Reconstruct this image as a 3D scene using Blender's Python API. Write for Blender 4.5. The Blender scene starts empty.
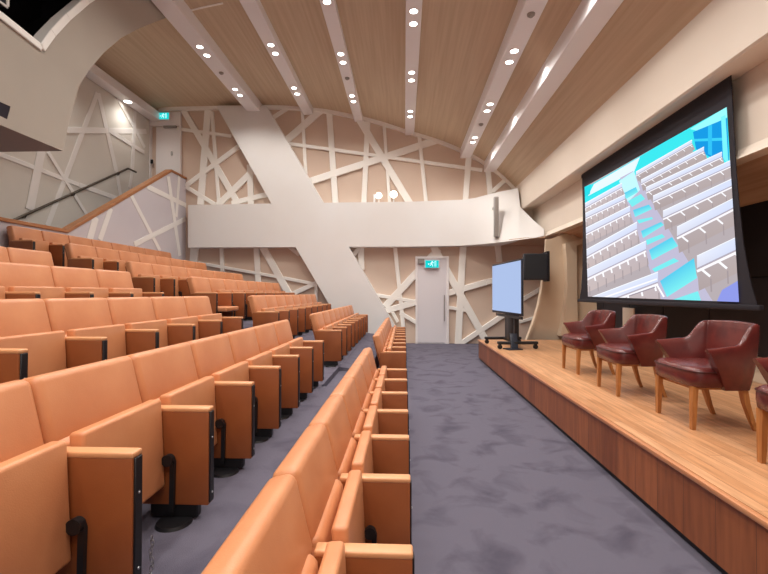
import bpy, bmesh, math, random
from mathutils import Vector, Matrix
random.seed(7)
scene = bpy.context.scene
COL = scene.collection
R = math.radians

# ------------------------------------------------------------------ camera
H = 1.44
F = 434.0
cam_d = bpy.data.cameras.new('camera')
cam_d.sensor_width = 36.0
cam_d.lens = F / 768.0 * 36.0
cam_d.clip_start = 0.02
cam = bpy.data.objects.new('camera', cam_d)
COL.objects.link(cam)
cam.location = (0, 0, H)
cam.rotation_euler = (R(90 + 0.79), 0, R(2.66))
scene.camera = cam
CM = Matrix.Translation((0, 0, H)) @ cam.rotation_euler.to_matrix().to_4x4()
CROT = cam.rotation_euler.to_matrix()


def ray(px, py):
    return CROT @ Vector(((px - 384.0) / F, (287.0 - py) / F, -1.0))


def onY(px, py, Y):
    d = ray(px, py)
    return Vector((0, 0, H)) + d * (Y / d.y)


def smoothstep(a, b, x):
    t = max(0.0, min(1.0, (x - a) / (b - a)))
    return t * t * (3 - 2 * t)


def onX(px, py, X):
    d = ray(px, py)
    return Vector((0, 0, H)) + d * (X / d.x)


# ------------------------------------------------------------------ materials
def lin(c):
    out = []
    for v in c[:3]:
        v = v / 255.0
        out.append(v / 12.92 if v <= 0.04045 else ((v + 0.055) / 1.055) ** 2.4)
    return (*out, 1.0)


def mat(name, rgb, rough=0.6, rgb2=None, scale=(4, 4, 4), nscale=1.0, detail=4.0, bump=0.0, bscale=60.0,
        metal=0.0, spec=0.5, ramp=(0.35, 0.65), distort=0.0):
    m = bpy.data.materials.new(name)
    m.use_nodes = True
    nt = m.node_tree
    b = nt.nodes['Principled BSDF']
    b.inputs['Base Color'].default_value = lin(rgb)
    b.inputs['Roughness'].default_value = rough
    b.inputs['Metallic'].default_value = metal
    b.inputs['Specular IOR Level'].default_value = spec
    tc = nt.nodes.new('ShaderNodeTexCoord')
    if rgb2:
        mp = nt.nodes.new('ShaderNodeMapping')
        mp.inputs['Scale'].default_value = scale
        nt.links.new(tc.outputs['Object'], mp.inputs['Vector'])
        n = nt.nodes.new('ShaderNodeTexNoise')
        n.inputs['Scale'].default_value = nscale
        n.inputs['Detail'].default_value = detail
        n.inputs['Distortion'].default_value = distort
        nt.links.new(mp.outputs['Vector'], n.inputs['Vector'])
        cr = nt.nodes.new('ShaderNodeValToRGB')
        cr.color_ramp.elements[0].position = ramp[0]
        cr.color_ramp.elements[1].position = ramp[1]
        cr.color_ramp.elements[0].color = lin(rgb)
        cr.color_ramp.elements[1].color = lin(rgb2)
        nt.links.new(n.outputs['Fac'], cr.inputs['Fac'])
        nt.links.new(cr.outputs['Color'], b.inputs['Base Color'])
    if bump > 0:
        n2 = nt.nodes.new('ShaderNodeTexNoise')
        n2.inputs['Scale'].default_value = bscale
        n2.inputs['Detail'].default_value = 3
        nt.links.new(tc.outputs['Object'], n2.inputs['Vector'])
        bp = nt.nodes.new('ShaderNodeBump')
        bp.inputs['Strength'].default_value = bump
        bp.inputs['Distance'].default_value = 0.01
        nt.links.new(n2.outputs['Fac'], bp.inputs['Height'])
        nt.links.new(bp.outputs['Normal'], b.inputs['Normal'])
    return m


def emit(name, rgb, strength):
    m = bpy.data.materials.new(name)
    m.use_nodes = True
    nt = m.node_tree
    nt.nodes.clear()
    e = nt.nodes.new('ShaderNodeEmission')
    e.inputs['Color'].default_value = lin(rgb)
    e.inputs['Strength'].default_value = strength
    o = nt.nodes.new('ShaderNodeOutputMaterial')
    nt.links.new(e.outputs[0], o.inputs[0])
    return m


def plank_mat(name, c1, c2, c3, width, length, rough, axis='Y'):
    """wood boards: a brick pattern in object space, grain from stretched noise"""
    m = bpy.data.materials.new(name)
    m.use_nodes = True
    nt = m.node_tree
    b = nt.nodes['Principled BSDF']
    b.inputs['Roughness'].default_value = rough
    tc = nt.nodes.new('ShaderNodeTexCoord')
    mp = nt.nodes.new('ShaderNodeMapping')
    if axis == 'Y':      # boards run along Y on a horizontal plane
        mp.inputs['Rotation'].default_value = (0, 0, R(90))
    else:                # boards stand upright on a plane facing X: u = Z, v = Y
        mp.inputs['Rotation'].default_value = (0, R(90), 0)
    nt.links.new(tc.outputs['Object'], mp.inputs['Vector'])
    br = nt.nodes.new('ShaderNodeTexBrick')
    br.inputs['Scale'].default_value = 1.0
    br.inputs['Brick Width'].default_value = length
    br.inputs['Row Height'].default_value = width
    br.inputs['Mortar Size'].default_value = 0.0015
    br.inputs['Mortar Smooth'].default_value = 0.2
    br.inputs['Color1'].default_value = lin(c1)
    br.inputs['Color2'].default_value = lin(c2)
    br.inputs['Mortar'].default_value = lin(c3)
    nt.links.new(mp.outputs['Vector'], br.inputs['Vector'])
    mp2 = nt.nodes.new('ShaderNodeMapping')
    mp2.inputs['Scale'].default_value = (22, 1.6, 22) if axis == 'Y' else (22, 16, 1.4)
    nt.links.new(tc.outputs['Object'], mp2.inputs['Vector'])
    n = nt.nodes.new('ShaderNodeTexNoise')
    n.inputs['Scale'].default_value = 1.5
    n.inputs['Detail'].default_value = 5
    nt.links.new(mp2.outputs['Vector'], n.inputs['Vector'])
    cr = nt.nodes.new('ShaderNodeValToRGB')
    cr.color_ramp.elements[0].position = 0.3
    cr.color_ramp.elements[1].position = 0.7
    cr.color_ramp.elements[0].color = (0.72, 0.70, 0.68, 1)
    cr.color_ramp.elements[1].color = (1.1, 1.1, 1.1, 1)
    nt.links.new(n.outputs['Fac'], cr.inputs['Fac'])
    mx = nt.nodes.new('ShaderNodeMix')
    mx.data_type = 'RGBA'
    mx.blend_type = 'MULTIPLY'
    mx.inputs[0].default_value = 1.0
    nt.links.new(br.outputs['Color'], mx.inputs[6])
    nt.links.new(cr.outputs['Color'], mx.inputs[7])
    nt.links.new(mx.outputs[2], b.inputs['Base Color'])
    return m


M = {}
M['leather'] = mat('tan_leather', (206, 139, 95), 0.38, (198, 129, 86), (3, 3, 3), 1.5, bump=0.10, bscale=220)
M['leather_arm'] = mat('tan_leather_lit', (217, 157, 111), 0.36, (209, 148, 102), (3, 3, 3), 2, bump=0.08, bscale=220)  # light on the armrest tops put into a paler tan
M['panel'] = mat('brown_panel_leather', (150, 83, 42), 0.44, (138, 73, 35), (2, 2, 2), 2, bump=0.06, bscale=200)
M['black'] = mat('black_metal', (22, 21, 24), 0.45)
M['screw'] = mat('steel', (190, 190, 192), 0.3, metal=0.9)
M['carpet'] = mat('grey_violet_carpet', (82, 78, 91), 0.95, (102, 98, 111), (1.0, 1.0, 1.0), 3.2, detail=9, bump=0.6, bscale=350,
                  spec=0.1, ramp=(0.30, 0.50), distort=0.5)
M['wall_white'] = mat('white_plaster', (230, 229, 228), 0.8, (227, 224, 221), (0.6, 0.6, 0.6), 1.0, bump=0.04, bscale=90)
M['rib'] = mat('white_painted_rib', (243, 240, 234), 0.7)
M['fabric'] = mat('beige_acoustic_cloth', (217, 197, 181), 0.95, (209, 187, 170), (0.5, 0.5, 0.5), 1.2, bump=0.25, bscale=300, spec=0.1)
M['grey_wall'] = mat('pale_grey_plaster', (220, 215, 206), 0.85, (213, 208, 199), (0.7, 0.7, 0.7), 1.0, bump=0.05, bscale=80)
M['lav_wall'] = mat('lavender_grey_paint', (208, 203, 207), 0.85, (202, 196, 202), (0.7, 0.7, 0.7), 1.0)
M['band_paint'] = mat('white_band_paint', (236, 233, 229), 0.85)
M['booth'] = mat('grey_beige_plaster', (178, 168, 156), 0.85, (171, 161, 149), (0.7, 0.7, 0.7), 1.0, bump=0.06, bscale=60)
M['ceiling'] = mat('ribbed_wood_ceiling', (206, 186, 159), 0.7, (194, 172, 144), (9, 0.25, 9), 2.0, detail=6)
M['beam'] = mat('white_beam_paint', (236, 233, 234), 0.55)
M['fascia'] = mat('cream_plaster', (226, 214, 200), 0.75, (220, 207, 192), (0.5, 0.5, 0.5), 1.0)
M['shell'] = mat('beige_plaster', (216, 196, 172), 0.8, (208, 187, 162), (0.6, 0.6, 0.6), 1.0)
M['bronze'] = mat('brown_soffit_boards', (196, 160, 134), 0.7, (178, 142, 116), (12, 0.4, 12), 1.5)
M['dark_wall'] = mat('black_cloth_wall', (30, 27, 34), 0.75, (38, 35, 43), (1, 1, 1), 2)
M['deck'] = plank_mat('oak_boards', (216, 164, 122), (198, 144, 102), (146, 98, 66), 0.09, 1.4, 0.32, 'Y')
M['stage_front'] = plank_mat('brown_wood_panels', (166, 98, 58), (134, 74, 42), (76, 42, 26), 0.26, 3.0, 0.4, 'Z')
M['nosing'] = mat('oak_nosing', (200, 140, 98), 0.35, (182, 120, 82), (20, 1.2, 20), 1.5)
M['rail_wood'] = mat('oak_handrail', (176, 118, 72), 0.4, (158, 100, 58), (8, 1, 8), 2)
M['rail_dark'] = mat('dark_bronze_rail', (70, 58, 44), 0.4, metal=0.3)
M['oxblood'] = mat('oxblood_leather', (104, 42, 38), 0.27, (84, 33, 32), (5, 5, 5), 1.6, bump=0.12, bscale=120)
M['oxblood_dark'] = mat('oxblood_piping', (72, 28, 28), 0.35)
M['oak_leg'] = mat('honey_oak', (186, 126, 70), 0.4, (160, 102, 54), (30, 30, 3), 1.5)
M['door'] = mat('white_door_paint', (222, 218, 222), 0.6)
M['door_frame'] = mat('white_frame_paint', (236, 232, 232), 0.6)
M['steel'] = mat('brushed_steel', (170, 168, 166), 0.35, metal=0.7)
M['grey_plastic'] = mat('grey_speaker_grille', (150, 144, 138), 0.6)
M['black_border'] = mat('black_screen_cloth', (30, 25, 34), 0.85)
M['black_plastic'] = mat('black_plastic', (28, 29, 40), 0.5)
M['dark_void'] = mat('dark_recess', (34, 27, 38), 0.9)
M['lens'] = mat('dark_glass', (12, 12, 20), 0.1)
M['lamp'] = emit('lamp_white', (255, 247, 236), 14.0)
M['flood'] = emit('flood_lamp_white', (255, 246, 232), 10.0)
M['exit_green'] = emit('exit_sign_light', (16, 205, 205), 1.1)
M['exit_white'] = emit('exit_sign_white', (210, 255, 252), 1.3)
M['tv_pic'] = emit('television_light', (176, 196, 236), 1.0)
M['white_card'] = mat('white_card', (226, 218, 206), 0.7)
M['chain'] = mat('chain_steel', (150, 150, 152), 0.3, metal=0.9)


# ------------------------------------------------------------------ mesh helpers
def finish(name, bm, material, parent=None, smooth=35):
    bmesh.ops.recalc_face_normals(bm, faces=bm.faces[:])
    me = bpy.data.meshes.new(name)
    if smooth:
        for f in bm.faces:
            f.smooth = True
    bm.to_mesh(me)
    bm.free()
    if smooth:
        me.set_sharp_from_angle(angle=R(smooth))
    if material is not None:
        for mm in (material if isinstance(material, (list, tuple)) else [material]):
            me.materials.append(mm)
    o = bpy.data.objects.new(name, me)
    COL.objects.link(o)
    if parent is not None:
        o.parent = parent
    return o


def bevel_all(bm, geom_verts, w, seg):
    es = set()
    for v in geom_verts:
        for e in v.link_edges:
            es.add(e)
    bmesh.ops.bevel(bm, geom=list(es), offset=w, segments=seg, profile=0.5, affect='EDGES')


def add_box(bm, x0, x1, y0, y1, z0, z1, bev=0.0, seg=2, mtx=None):
    t = bmesh.new()
    r = bmesh.ops.create_cube(t, size=1.0)
    for v in r['verts']:
        v.co = Vector(((x0 + x1) / 2 + v.co.x * (x1 - x0), (y0 + y1) / 2 + v.co.y * (y1 - y0), (z0 + z1) / 2 + v.co.z * (z1 - z0)))
    if bev > 0:
        bmesh.ops.bevel(t, geom=t.edges[:], offset=bev, segments=seg, profile=0.5, affect='EDGES')
    if mtx is not None:
        t.transform(mtx)
    merge(bm, t)


def merge(bm, t):
    me = bpy.data.meshes.new('tmp')
    t.to_mesh(me)
    t.free()
    bm.from_mesh(me)
    bpy.data.meshes.remove(me)


def add_prism(bm, pts, vec, bev=0.0, seg=2):
    """polygon (list of Vector) pushed along vec"""
    t = bmesh.new()
    a = [t.verts.new(p) for p in pts]
    b = [t.verts.new(Vector(p) + Vector(vec)) for p in pts]
    t.faces.new(a)
    t.faces.new(list(reversed(b)))
    n = len(pts)
    for i in range(n):
        t.faces.new((a[i], b[i], b[(i + 1) % n], a[(i + 1) % n]))
    if bev > 0:
        bmesh.ops.recalc_face_normals(t, faces=t.faces[:])
        bmesh.ops.bevel(t, geom=t.edges[:], offset=bev, segments=seg, profile=0.5, affect='EDGES')
    merge(bm, t)


def add_cyl(bm, p0, p1, r0, r1=None, n=16, caps=True):
    p0 = Vector(p0)
    p1 = Vector(p1)
    if r1 is None:
        r1 = r0
    d = (p1 - p0)
    q = d.to_track_quat('Z', 'Y').to_matrix()
    a, b = [], []
    for i in range(n):
        t = 2 * math.pi * i / n
        u = q @ Vector((math.cos(t), math.sin(t), 0))
        a.append(bm.verts.new(p0 + u * r0))
        b.append(bm.verts.new(p1 + u * r1))
    for i in range(n):
        bm.faces.new((a[i], a[(i + 1) % n], b[(i + 1) % n], b[i]))
    if caps:
        bm.faces.new(list(reversed(a)))
        bm.faces.new(b)


def add_tube(bm, pts, r, n=10):
    pts = [Vector(p) for p in pts]
    rings = []
    for i, p in enumerate(pts):
        d = (pts[min(i + 1, len(pts) - 1)] - pts[max(i - 1, 0)]).normalized()
        q = d.to_track_quat('Z', 'Y').to_matrix()
        rings.append([bm.verts.new(p + q @ Vector((math.cos(2 * math.pi * k / n) * r, math.sin(2 * math.pi * k / n) * r, 0))) for k in range(n)])
    for a, b in zip(rings, rings[1:]):
        for k in range(n):
            bm.faces.new((a[k], a[(k + 1) % n], b[(k + 1) % n], b[k]))
    bm.faces.new(list(reversed(rings[0])))
    bm.faces.new(rings[-1])


def loft(bm, rings, closed_ring=True, caps=True):
    vs = [[bm.verts.new(p) for p in r] for r in rings]
    n = len(vs[0])
    for a, b in zip(vs, vs[1:]):
        for k in range(n if closed_ring else n - 1):
            bm.faces.new((a[k], a[(k + 1) % n], b[(k + 1) % n], b[k]))
    if caps and closed_ring:
        bm.faces.new(list(reversed(vs[0])))
        bm.faces.new(vs[-1])
    return vs


def thing(name, label, cat, loc=(0, 0, 0), rotz=0.0, group=None):
    o = bpy.data.objects.new(name, None)
    o.empty_display_size = 0.1
    COL.objects.link(o)
    o.location = loc
    o.rotation_euler = (0, 0, rotz)
    o['label'] = label
    o['category'] = cat
    if group:
        o['group'] = group
    return o


def struct(name, bm, material, smooth=35, parent=None):
    o = finish(name, bm, material, parent, smooth)
    if parent is None:
        o['kind'] = 'structure'
    return o


def copy_tree(o, parent=None):
    c = o.copy()
    COL.objects.link(c)
    if parent is not None:
        c.parent = parent
    for ch in list(o.children):
        copy_tree(ch, c)
    return c


_trim = [0]


def trim(bm, material, smooth=35):
    _trim[0] += 1
    return struct('trim_%d' % _trim[0], bm, material, smooth)


# ------------------------------------------------------------------ room measures
YB = 12.5            # back wall
YBAND = 12.16        # face of the white band and diagonal strut
XL = -7.5            # left wall
XR = 4.6             # right wall
YN = -3.0            # rear end of the room behind the camera
FRONT = [0.032, -0.955, -1.93, -2.905, -3.905, -4.90, -5.87]     # x of the armrest fronts, per row
TIER = [0.0, 0.325, 0.605, 0.90, 1.145, 1.44, 1.73]
XSTEP = [FRONT[i] - 0.56 for i in range(7)]                      # a riser stands behind each row
PITCH = 0.597
NEAR_END = 5.11
FAR_START = 6.62

# floor with the seating tiers ------------------------------------------------
bm = bmesh.new()


def tier_profile(shift, half):
    pts = [(XR, 0.0)]
    z = 0.0
    for k in range(1, 7):
        x = XSTEP[k - 1]
        if half == 2:
            zm = (TIER[k - 1] + TIER[k]) / 2
            pts += [(x, TIER[k - 1]), (x, zm + 0.09), (x - 0.44, TIER[k] - 0.01), (x - 0.46, TIER[k])]
        elif half:
            zm = TIER[k] - 0.07
            pts += [(x, TIER[k - 1]), (x, zm), (x - 0.46, zm), (x - 0.46, TIER[k])]
        else:
            pts += [(x, TIER[k - 1]), (x, TIER[k])]
    pts += [(XL, TIER[6]), (XL, -0.3), (XR, -0.3)]
    return pts


for y0, y1, half in ((YN, NEAR_END + 0.05, False), (NEAR_END + 0.05, FAR_START - 0.05, True), (FAR_START - 0.05, YB, 2)):
    add_prism(bm, [Vector((x, y0, z)) for x, z in tier_profile(0, half)], (0, y1 - y0, 0))
struct('floor', bm, M['carpet'], smooth=0)

# ceiling ----------------------------------------------------------------------
ARCH = [(XL - 0.1, 6.72)]
for px, py in ((160, 108.5), (245, 106.5), (268, 106.3), (290, 107), (325, 110), (363, 117.4), (385, 123.5), (407, 131), (436.6, 139.5), (462, 149.8), (480.5, 159.4), (500, 173), (508, 181), (513.5, 188)):
    p = onY(px, py, YB)
    ARCH.append((p.x, p.z))
ARCH.append((3.36, ARCH[-1][1] - 0.22))


def ceil_z(x):
    for (x0, z0), (x1, z1) in zip(ARCH, ARCH[1:]):
        if x0 <= x <= x1:
            return z0 + (z1 - z0) * (x - x0) / (x1 - x0)
    return ARCH[-1][1]


# smooth the measured polyline a little
AX = [ARCH[0][0] + (ARCH[-1][0] - ARCH[0][0]) * i / 60 for i in range(61)]
AZ = [ceil_z(x) for x in AX]
for _ in range(3):
    AZ = [AZ[0]] + [(AZ[i - 1] + 2 * AZ[i] + AZ[i + 1]) / 4 for i in range(1, 60)] + [AZ[-1]]


def ceil_s(x):
    for i in range(60):
        if AX[i] <= x <= AX[i + 1]:
            return AZ[i] + (AZ[i + 1] - AZ[i]) * (x - AX[i]) / (AX[i + 1] - AX[i])
    return AZ[-1]


bm = bmesh.new()
prof = [Vector((x, YN, z)) for x, z in zip(AX, AZ)] + [Vector((AX[-1], YN, 7.4)), Vector((AX[0], YN, 7.4))]
add_prism(bm, prof, (0, YB + 0.3 - YN, 0))
struct('ceiling', bm, M['ceiling'], smooth=30)

# walls ------------------------------------------------------------------------
bm = bmesh.new()
add_box(bm, XL - 0.2, XR + 0.2, YB, YB + 0.2, -0.3, 7.4)
struct('wall_back', bm, M['fabric'], 0)
bm = bmesh.new()
add_box(bm, XL - 0.2, XL, YN, YB, -0.3, 7.4)
struct('wall_left', bm, M['grey_wall'], 0)
bm = bmesh.new()
add_box(bm, XL - 0.2, XR + 0.2, YN - 0.2, YN, -0.3, 7.4)
struct('wall_rear', bm, M['wall_white'], 0)
bm = bmesh.new()
add_box(bm, XR, XR + 0.2, YN, YB, -0.3, 7.4)
struct('wall_right', bm, M['shell'], 0)


# a strip between two points of a plane, with thickness out of the plane
def strip(bm, a, b, w, normal, depth):
    a, b = Vector(a), Vector(b)
    n = Vector(normal).normalized()
    d = (b - a).normalized()
    s = n.cross(d).normalized() * (w / 2)
    add_prism(bm, [a - s, b - s, b + s, a + s], n * depth, bev=min(0.012, depth * 0.3, w * 0.2), seg=1)


WB = YB / F    # metres per pixel on the back wall
RIBS_UP = [
    (183.7, 110, 238.6, 204, 6.2), (208.6, 109, 201, 205, 7), (212.5, 112, 219.4, 205, 3.6), (177, 129, 232, 136.6, 3.4),
    (239.5, 146.7, 186, 186.5, 5), (252.5, 172, 218, 206, 6.5), (250.2, 165, 251.4, 205, 6), (268, 194.5, 232, 203.5, 5),
    (186.5, 187, 216, 205, 4.2), (272.5, 118.5, 287, 109.5, 4), (286, 141.5, 322, 110, 7), (302.4, 109, 306.5, 180, 3.2),
    (288, 144, 482, 170.6, 3.4), (329.2, 109, 335.8, 205, 6), (368, 117, 364, 205, 5.2), (308, 182.6, 440, 139.6, 7),
    (355.5, 113.5, 410, 204, 6.8), (384, 123.5, 389.8, 205, 3.2), (419, 134, 426, 203, 3.6), (468.8, 153, 465.2, 202, 5.6),
    (487.6, 170, 490, 196, 5), (492, 192, 507, 178.5, 4.2)]
RIBS_LOW = [
    (195.6, 245, 194, 266, 8), (222, 245, 223.2, 272, 4), (256.8, 245, 259, 287, 5.6), (262.6, 246, 290, 295, 7),
    (199, 263, 284, 278, 3.2), (284, 278, 317, 284.5, 3.4), (317, 283, 293, 294, 4.6), (289, 246.5, 300, 255, 4),
    (316.4, 281, 316.6, 302, 3.2), (361, 245, 361.8, 270, 6), (394.8, 245, 403.4, 328, 4), (385, 306.8, 438.5, 249, 7),
    (385, 311, 486, 282.2, 6), (375, 294.8, 470, 311, 3.6), (400, 312.8, 418, 323.4, 4), (392.5, 312, 398, 322, 3.2),
    (462.8, 245, 457.8, 344, 6.6), (433, 246.5, 488, 345, 7), (456, 346.5, 503, 315, 5), (486, 282.2, 520, 273, 5.4),
    (497, 243, 499, 262, 5.6), (353, 256, 360, 248, 4.2)]
for i, (x0, y0, x1, y1, w) in enumerate(RIBS_UP + RIBS_LOW):
    bm = bmesh.new()
    strip(bm, onY(x0, y0, YB), onY(x1, y1, YB), w * WB, (0, -1, 0), 0.056 + 0.0009 * i)
    trim(bm, M['rib'])
# rib that follows the ceiling arch
bm = bmesh.new()
ring = []
for x, z in zip(AX, AZ):
    if -7.4 <= x <= 3.2:
        ring.append([Vector((x, YB, z + 0.02)), Vector((x, YB - 0.1, z + 0.02)), Vector((x, YB - 0.1, z - 0.1)), Vector((x, YB, z - 0.1))])
loft(bm, ring)
trim(bm, M['rib'])
# ribs on the lower right, beside the stage, behind the television
for x0, y0, x1, y1, w in ((522, 299.5, 541, 288.5, 4.2), (519, 322, 536, 317, 3)):
    bm = bmesh.new()
    strip(bm, onY(x0, y0, YB), onY(x1, y1, YB), w * WB, (0, -1, 0), 0.08)
    trim(bm, M['rib'])

# ------------------------------------------------------------------ white band and diagonal strut
# one continuous plaster piece: the band runs along the back wall and sweeps round into the stage side
bm = bmesh.new()
TOP = [onY(188, 205, YBAND), onY(300, 203, YBAND), onY(415, 201.5, YBAND), onY(462, 199.7, YBAND), onY(475, 198, YBAND - 0.02), onY(486, 195, YBAND - 0.05),
       onY(498, 192, YBAND - 0.1), onY(510, 189.6, YBAND - 0.16), onY(518, 188, YBAND - 0.26), onY(520.5, 207, YBAND - 0.5), onY(532, 219, 11.15), onY(544, 229, 10.62)]
BOT = [onY(188, 247.5, YBAND), onY(300, 247, YBAND), onY(415, 246.5, YBAND), onY(462, 245.6, YBAND), onY(474, 244.8, YBAND - 0.12), onY(486, 243.8, YBAND - 0.3),
       onY(497, 242.6, YBAND - 0.6), onY(509, 241.2, YBAND - 0.9), onY(519, 239.8, YBAND - 1.15), onY(528, 238.6, YBAND - 1.3), onY(536, 237.6, 10.74), onY(544, 235.8, 10.62)]
v_t = [bm.verts.new(p) for p in TOP]
v_b = [bm.verts.new(p) for p in BOT]
back_t = [bm.verts.new((p.x, max(p.y + 0.3, YB + 0.02) if i < 8 else p.y + 0.5, p.z)) for i, p in enumerate(TOP)]
back_b = [bm.verts.new((p.x, max(p.y + 0.3, YB + 0.02) if i < 8 else p.y + 0.5, p.z)) for i, p in enumerate(BOT)]
for i in range(len(TOP) - 1):
    bm.faces.new((v_t[i], v_t[i + 1], v_b[i + 1], v_b[i]))
    bm.faces.new((back_t[i + 1], back_t[i], back_b[i], back_b[i + 1]))
    bm.faces.new((v_t[i + 1], v_t[i], back_t[i], back_t[i + 1]))
    bm.faces.new((v_b[i], v_b[i + 1], back_b[i + 1], back_b[i]))
bm.faces.new((v_t[0], v_b[0], back_b[0], back_t[0]))
bm.faces.new((v_t[-1], back_t[-1], back_b[-1], v_b[-1]))
trim(bm, M['wall_white'], 40)
# diagonal strut, flush with the band
bm = bmesh.new()
poly = [onY(216.5, 106, YBAND), onY(266.5, 106, YBAND), onY(323.5, 203, YBAND), onY(349, 247, YBAND), onY(406, 345, YBAND), onY(353, 345, YBAND), onY(295.5, 247, YBAND), onY(271, 203, YBAND)]
for p in poly:
    p.y -= 0.003
add_prism(bm, poly, (0, YB - YBAND + 0.02, 0))
trim(bm, M['wall_white'], 20)

# ------------------------------------------------------------------ fascia over the stage, upper wall and soffit
XF, ZF0, ZF1 = 3.15, 3.68, 4.33
XS = 3.36
bm = bmesh.new()
add_prism(bm, [Vector((XF + 0.02, YN, ZF0)), Vector((XF, YN, ZF0 + 0.02)), Vector((XF, YN, ZF1)), Vector((XF, YN, ZF1 + 0.5)), Vector((XR, YN, ZF1 + 0.5)), Vector((XR, YN, ZF0))], (0, 12.45 - YN, 0))
trim(bm, M['fascia'], 20)
bm = bmesh.new()   # wall above the stage recess, with its pale lower lip
add_prism(bm, [Vector((XS + 0.12, YN, ZF0 + 0.02)), Vector((XS + 0.12, YN, 2.93)), Vector((XS + 0.02, YN, 2.80)), Vector((XS + 0.28, YN, 2.80)), Vector((XS + 0.28, YN, ZF0 + 0.02))], (0, 12.45 - YN, 0))
add_box(bm, 3.22, XS + 0.2, 11.9, 12.48, 2.80, ZF0 + 0.01)
trim(bm, M['fascia'], 20)
bm = bmesh.new()   # stepped brown soffit over the stage
pts = [(XS + 0.2, 2.80), (XS + 0.2, 2.88), (XR, 2.88), (XR, 2.50), (4.17, 2.50), (3.96, 2.64), (3.92, 2.62), (3.74, 2.74), (3.70, 2.72)]
add_prism(bm, [Vector((x, YN, z)) for x, z in pts], (0, 10.2 - YN, 0))
trim(bm, M['bronze'], 20)
bm = bmesh.new()
add_prism(bm, [Vector((p.x, p.y + 0.02, 2.775)) for p in BOT[4:]] + [Vector((3.62, 9.5, 2.775)), Vector((XR, 9.5, 2.775)), Vector((XR, YB, 2.775)), Vector((1.7, YB, 2.775))], (0, 0, 0.04))
trim(bm, M['bronze'], 20)
# dark wall behind the stage
bm = bmesh.new()
add_box(bm, 4.18, 4.3, YN, 9.72, 0.68, 2.62)
for k in range(12):
    y = 9.3 - k * 1.05
    add_box(bm, 4.165, 4.19, y, y + 1.03, 0.70, 1.62, 0.006, 1)
    add_box(bm, 4.165, 4.19, y, y + 1.03, 1.64, 2.60, 0.006, 1)
trim(bm, M['dark_wall'], 20)
# pale plinth below it
bm = bmesh.new()
add_prism(bm, [Vector((3.98, YN, 0.42)), Vector((4.0, YN, 0.52)), Vector((4.08, YN, 0.62)), Vector((4.2, YN, 0.70)), Vector((4.5, YN, 0.70)), Vector((4.5, YN, 0.42))], (0, 9.75 - YN, 0))
trim(bm, M['shell'], 40)
# curved plaster shell closing the far end of the stage, with its pilaster
bm = bmesh.new()
YSH = 9.62
edge = [(530, 341), (534, 329), (538, 316), (541, 304), (543.5, 291), (545.5, 276), (547, 258), (548, 244), (548.5, 238)]
rows_f, rows_b = [], []
for px, py in edge:
    p = onY(px, py, YSH)
    rf, rb = [], []
    for k in range(15):
        t = k / 14
        x = p.x + (4.25 - p.x) * t
        y = YSH + 0.34 * (1 - t) ** 2.2 * 0.35 + 0.16 * math.sin(math.pi * t) - 0.05 * t + 0.10 * ((p.z - 1.6) / 1.2) ** 2 * (1 - t)
        zz = p.z if py > 240 else p.z + (2.775 - p.z) * smoothstep(0.05, 0.45, t)
        rf.append(bm.verts.new((x, y, zz)))
        rb.append(bm.verts.new((x + 0.02, y + 0.12, zz)))
    rows_f.append(rf)
    rows_b.append(rb)
for i in range(len(edge) - 1):
    for k in range(14):
        bm.faces.new((rows_f[i][k], rows_f[i][k + 1], rows_f[i + 1][k + 1], rows_f[i + 1][k]))
        bm.faces.new((rows_b[i][k + 1], rows_b[i][k], rows_b[i + 1][k], rows_b[i + 1][k + 1]))
    bm.faces.new((rows_f[i][0], rows_f[i + 1][0], rows_b[i + 1][0], rows_b[i][0]))
    bm.faces.new((rows_f[i + 1][-1], rows_f[i][-1], rows_b[i][-1], rows_b[i + 1][-1]))
for r0, r1 in ((rows_f[0], rows_b[0]), (rows_b[-1], rows_f[-1])):
    for k in range(14):
        bm.faces.new((r0[k + 1], r0[k], r1[k], r1[k + 1]))
trim(bm, M['shell'], 50)
bm = bmesh.new()   # pale curved edging of the shell
ring = []
for px, py in edge[:7]:
    p = onY(px, py, YSH - 0.0)
    y = YSH + 0.12 + 0.10 * ((p.z - 1.6) / 1.2) ** 2
    ring.append([Vector((p.x - 0.022, y - 0.04, p.z)), Vector((p.x + 0.03, y - 0.04, p.z)), Vector((p.x + 0.03, y + 0.1, p.z)), Vector((p.x - 0.022, y + 0.1, p.z))])
loft(bm, ring)
trim(bm, M['shell'], 40)
bm = bmesh.new()   # pilaster frame: waisted upright and head
ring = []
for py, xl, xr in ((246, 565.5, 577), (262, 567, 577), (285, 567.5, 577), (305, 566, 577.5), (322, 563.5, 578), (336, 560.5, 578)):
    a, b = onY(xl, py, YSH - 0.02), onY(xr, py, YSH - 0.02)
    ring.append([Vector((a.x, YSH - 0.02, a.z)), Vector((b.x, YSH - 0.02, a.z)), Vector((b.x, YSH + 0.2, a.z)), Vector((a.x, YSH + 0.2, a.z))])
loft(bm, ring)
a, b = onY(565.5, 248, YSH - 0.02), onY(604, 236, YSH - 0.02)
add_prism(bm, [Vector((a.x, YSH - 0.03, a.z - 0.02)), Vector((4.3, YSH - 0.03, a.z + 0.22)), Vector((4.3, YSH - 0.03, a.z + 0.34)), Vector((a.x, YSH - 0.03, a.z + 0.1))], (0, 0.2, 0))
trim(bm, M['shell'], 40)

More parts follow.
